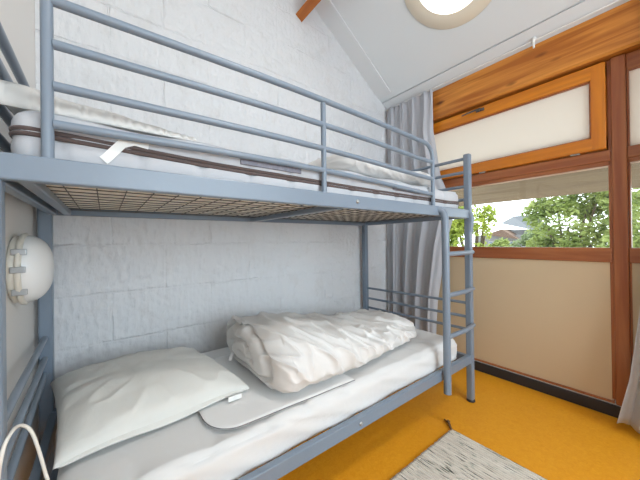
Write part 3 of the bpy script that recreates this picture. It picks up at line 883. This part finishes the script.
# ------------------------------------------------------------------ outside
# roof overhang: the slope carries on past the window
def slab_out(x0, x1, lift, th):
    return slab(x0, x1, -6, 8, lift, th)
slab_out(XW + .16, 3.63, .0, .10).build('eaves', wood('weathered_soffit', (.16, .115, .065), (.115, .08, .045), 'Y', .7), kind='structure')
GZ = -3.0
MB().box(2.8, 140, -90, 120, GZ - .2, GZ).build('ground', M('pale_bounce_ground', (.45, .43, .38), rough=.9, var=(3, (.5, .48, .42), (1, 1, 1))), kind='structure')  # ground colour made pale to bounce light up to the panes
# view direction: (1, k, e) from the eye
def at(d, k, e): return Vector((d, k * d, H + e * d))
leaf1 = leaf_mat('leaves_green', (.14, .20, .045), (.33, .39, .12))
leaf2 = leaf_mat('leaves_yellow_green', (.16, .24, .03), (.36, .42, .06))
leaf3 = leaf_mat('leaves_grey_green', (.14, .19, .09), (.24, .31, .15))
bark = M('bark', (.10, .075, .05), rough=.9, bump=(20, .5, 4, (1, 1, .2)))
def tree(name, base, blobs, nleaf, ls, lm, label, seed, cat='tree'):
    rr = random.Random(seed)
    e = empty(name, base, label, cat)
    mb = MB()
    tot = sum(b[1] ** 2 for b in blobs)
    for (c, r) in blobs:
        c = Vector(c)
        for k in range(int(nleaf * r * r / tot)):
            d = Vector((rr.gauss(0, 1), rr.gauss(0, 1), rr.gauss(0, 1))).normalized() * (r * rr.uniform(.35, 1.0) ** .6)
            if nz(*((c + d) * 1.6)) < -.12: continue
            p = c + d
            a = Vector((rr.gauss(0, 1), rr.gauss(0, 1), rr.gauss(0, .6))).normalized()
            b = a.cross(Vector((rr.gauss(0, 1), rr.gauss(0, 1), rr.gauss(0, 1)))).normalized()
            l = ls * rr.uniform(.7, 1.3); n = a.cross(b)
            mb.add([p - a * l, p + b * l * .42 + n * l * .12, p + a * l, p - b * l * .42 + n * l * .12], [(0, 1, 2, 3)])
    mb.build('foliage', lm, e, recalc=False)
    tk = MB(); top = Vector(blobs[0][0]); bs = Vector(base)
    tk.tube([bs, bs.lerp(top, .5) + Vector((.08, .05, 0)), top], [.13, .09, .03], 8)
    for (c, r) in blobs[1:]:
        m_ = bs.lerp(top, .55); c = Vector(c)
        tk.tube([m_, m_.lerp(c, .5) + Vector((0, 0, .15)), c], [.06, .04, .012], 6)
    tk.build('trunk', bark, e)
    return e
D = 11.
tree('tree', (D, .19 * D, GZ), [(at(D, .19, .03), 1.0), (at(D, .245, .07), .55), (at(D, .15, .085), .75), (at(D, .11, .06), .8), (at(D, .215, .10), .5), (at(D, .17, -.06), .9), (at(D, .10, -.06), .9), (at(D, .24, -.03), .55), (at(D, .12, .14), .6)], 14000, .08, leaf1, 'broad green tree filling the right half of the window view', 3)
D = 9.
tree('tree', (D, .02 * D, GZ), [(at(D, .03, .05), .8), (at(D, .06, -.04), .7), (at(D, -.03, .0), .9), (at(D, .02, .13), .6)], 6000, .075, leaf1, 'green tree seen through the pane right of the window post', 8)
D = 7.
tree('tree', (D, .44 * D, GZ), [(at(D, .425, .055), .42), (at(D, .46, .01), .45), (at(D, .40, .085), .22), (at(D, .40, .02), .22), (at(D, .50, .08), .5), (at(D, .43, -.05), .4), (at(D, .55, .0), .5)], 6500, .06, leaf2, 'yellow green tree at the left edge of the window view', 5)
D = 16.
tree('bush', (D, .255 * D, GZ), [(at(D, .265, -.005), .55), (at(D, .295, -.035), .6), (at(D, .24, .0), .6), (at(D, .27, -.08), .9)], 5000, .09, leaf3, 'grey green bush in front of the house outside', 6, 'bush')
D = 12.5
tree('bush', (D, .355 * D, GZ), [(at(D, .352, -.022), .30), (at(D, .37, -.05), .5), (at(D, .34, -.06), .45)], 2200, .08, leaf1, 'small green bush below the house gable outside', 9, 'bush')
# house
hd = 26.
hs = empty('house', (hd + 3, .34 * hd, GZ), 'pale house with dark grey pitched roof beyond the trees', 'house')
slate = M('slate_roof', (.055, .065, .08), rough=.6, var=(6, (.075, .085, .10), (1, 1, 4)))
pale = M('pale_render', (.17, .17, .175), rough=.8)
tile = M('terracotta_tile', (.13, .085, .06), rough=.8, var=(8, (.10, .06, .045), (1, 1, 1)))
def zz(e): return H + e * hd
MB().box(hd, hd + 6, .262 * hd, .43 * hd, GZ, zz(.012)).build('wall', pale, hs)
MB().box(hd + 1.0, hd + 6, .285 * hd, .352 * hd, zz(.012), zz(.028)).build('wall', pale, hs, label='upper storey wall')
# main mansard-like roof: sloping front, ridge behind
MB().add([(hd + .6, .278 * hd, zz(.026)), (hd + .6, .362 * hd, zz(.050)), (hd + 3, .355 * hd, zz(.070) + .18), (hd + 3, .290 * hd, zz(.070) + .2),
          (hd + 6, .278 * hd, zz(.026)), (hd + 6, .362 * hd, zz(.050))], [(0, 1, 2, 3), (4, 3, 2, 5), (0, 3, 4), (1, 5, 2), (0, 4, 5, 1)]).build('roof', slate, hs, label='dark grey pitched roof')
MB().add([(hd - .5, .300 * hd, zz(-.002)), (hd - .5, .345 * hd, zz(.030)), (hd - .5, .392 * hd, zz(.014)), (hd + 2, .300 * hd, zz(-.002)), (hd + 2, .345 * hd, zz(.030)), (hd + 2, .392 * hd, zz(.014))],
         [(0, 1, 2), (3, 5, 4), (0, 3, 4, 1), (1, 4, 5, 2), (0, 2, 5, 3)]).build('gable', tile, hs, label='reddish tiled gable')
for k in (.318, .352, .375, .40):
    w_ = MB().box(hd - .06, hd, k * hd, (k + .014) * hd, zz(-.030), zz(-.008)).build('window', M('far_window_frame', (.3, .3, .3)), hs)
    MB().box(hd - .08, hd - .06, (k + .002) * hd, (k + .012) * hd, zz(-.028), zz(-.010)).build('pane', M('far_glass', (.10, .13, .17), rough=.1), w_)

# ------------------------------------------------------------------ light
wd = bpy.data.worlds.new('sky'); S.world = wd; wd.use_nodes = True
bg = wd.node_tree.nodes['Background']; bg.inputs['Color'].default_value = (.90, .95, 1, 1); bg.inputs['Strength'].default_value = 4.0
def lamp(kind, name, loc, energy, col, **k):
    l = bpy.data.lights.new(name, kind); l.energy = energy; l.color = col
    for a, b in k.items(): setattr(l, a, b)
    o = bpy.data.objects.new(name, l); o.location = loc; COL.objects.link(o); return o
sun = lamp('SUN', 'sun', (8, -3, 12), 3.5, (1, .95, .85), angle=.02)
sun.rotation_euler = Vector((-.35, .45, -1)).to_track_quat('-Z', 'Y').to_euler()
# bluish fill light added outside the made-up window behind the viewer
dl = lamp('AREA', 'added_daylight', ((WX0 + WX1) / 2, YF - .3, (WZ0 + WZ1) / 2 + .02), 58, (.70, .84, 1), shape='RECTANGLE', size=WX1 - WX0, size_y=WZ1 - WZ0)
dl.rotation_euler = (PI / 2, 0, 0)
# unseen fill light added on the slope behind the viewer, for the lower bunk
l2 = lamp('AREA', 'unseen_fill_disk', Vector((1.0, -.55, zc(1.0))) - CN * .03, 27, (1, .985, .96), shape='DISK', size=.40)
l2.rotation_euler = (-CN).to_track_quat('-Z', 'Y').to_euler()

# ------------------------------------------------------------------ camera
cam = bpy.data.cameras.new('camera'); co = bpy.data.objects.new('camera', cam); COL.objects.link(co)
yaw, pitch, roll = math.radians(52.41828), math.radians(.23594), math.radians(-.75574)
f = Vector((math.cos(yaw) * math.cos(pitch), math.sin(yaw) * math.cos(pitch), math.sin(pitch)))
r0 = Vector((math.sin(yaw), -math.cos(yaw), 0)); u0 = r0.cross(f)
r2 = r0 * math.cos(roll) + u0 * math.sin(roll); u2 = -r0 * math.sin(roll) + u0 * math.cos(roll)
mw = Matrix((r2, u2, -f)).transposed().to_4x4(); mw.translation = (0, 0, H)
co.matrix_world = mw
cam.sensor_width = 36; cam.sensor_fit = 'HORIZONTAL'; cam.lens = 279.1688 * 36 / 640; cam.clip_start = .02; cam.clip_end = 400
S.camera = co
vs = S.view_settings
vs.view_transform = 'Standard'; vs.look = 'None'; vs.gamma = 1; vs.use_curve_mapping = False; vs.exposure = .0
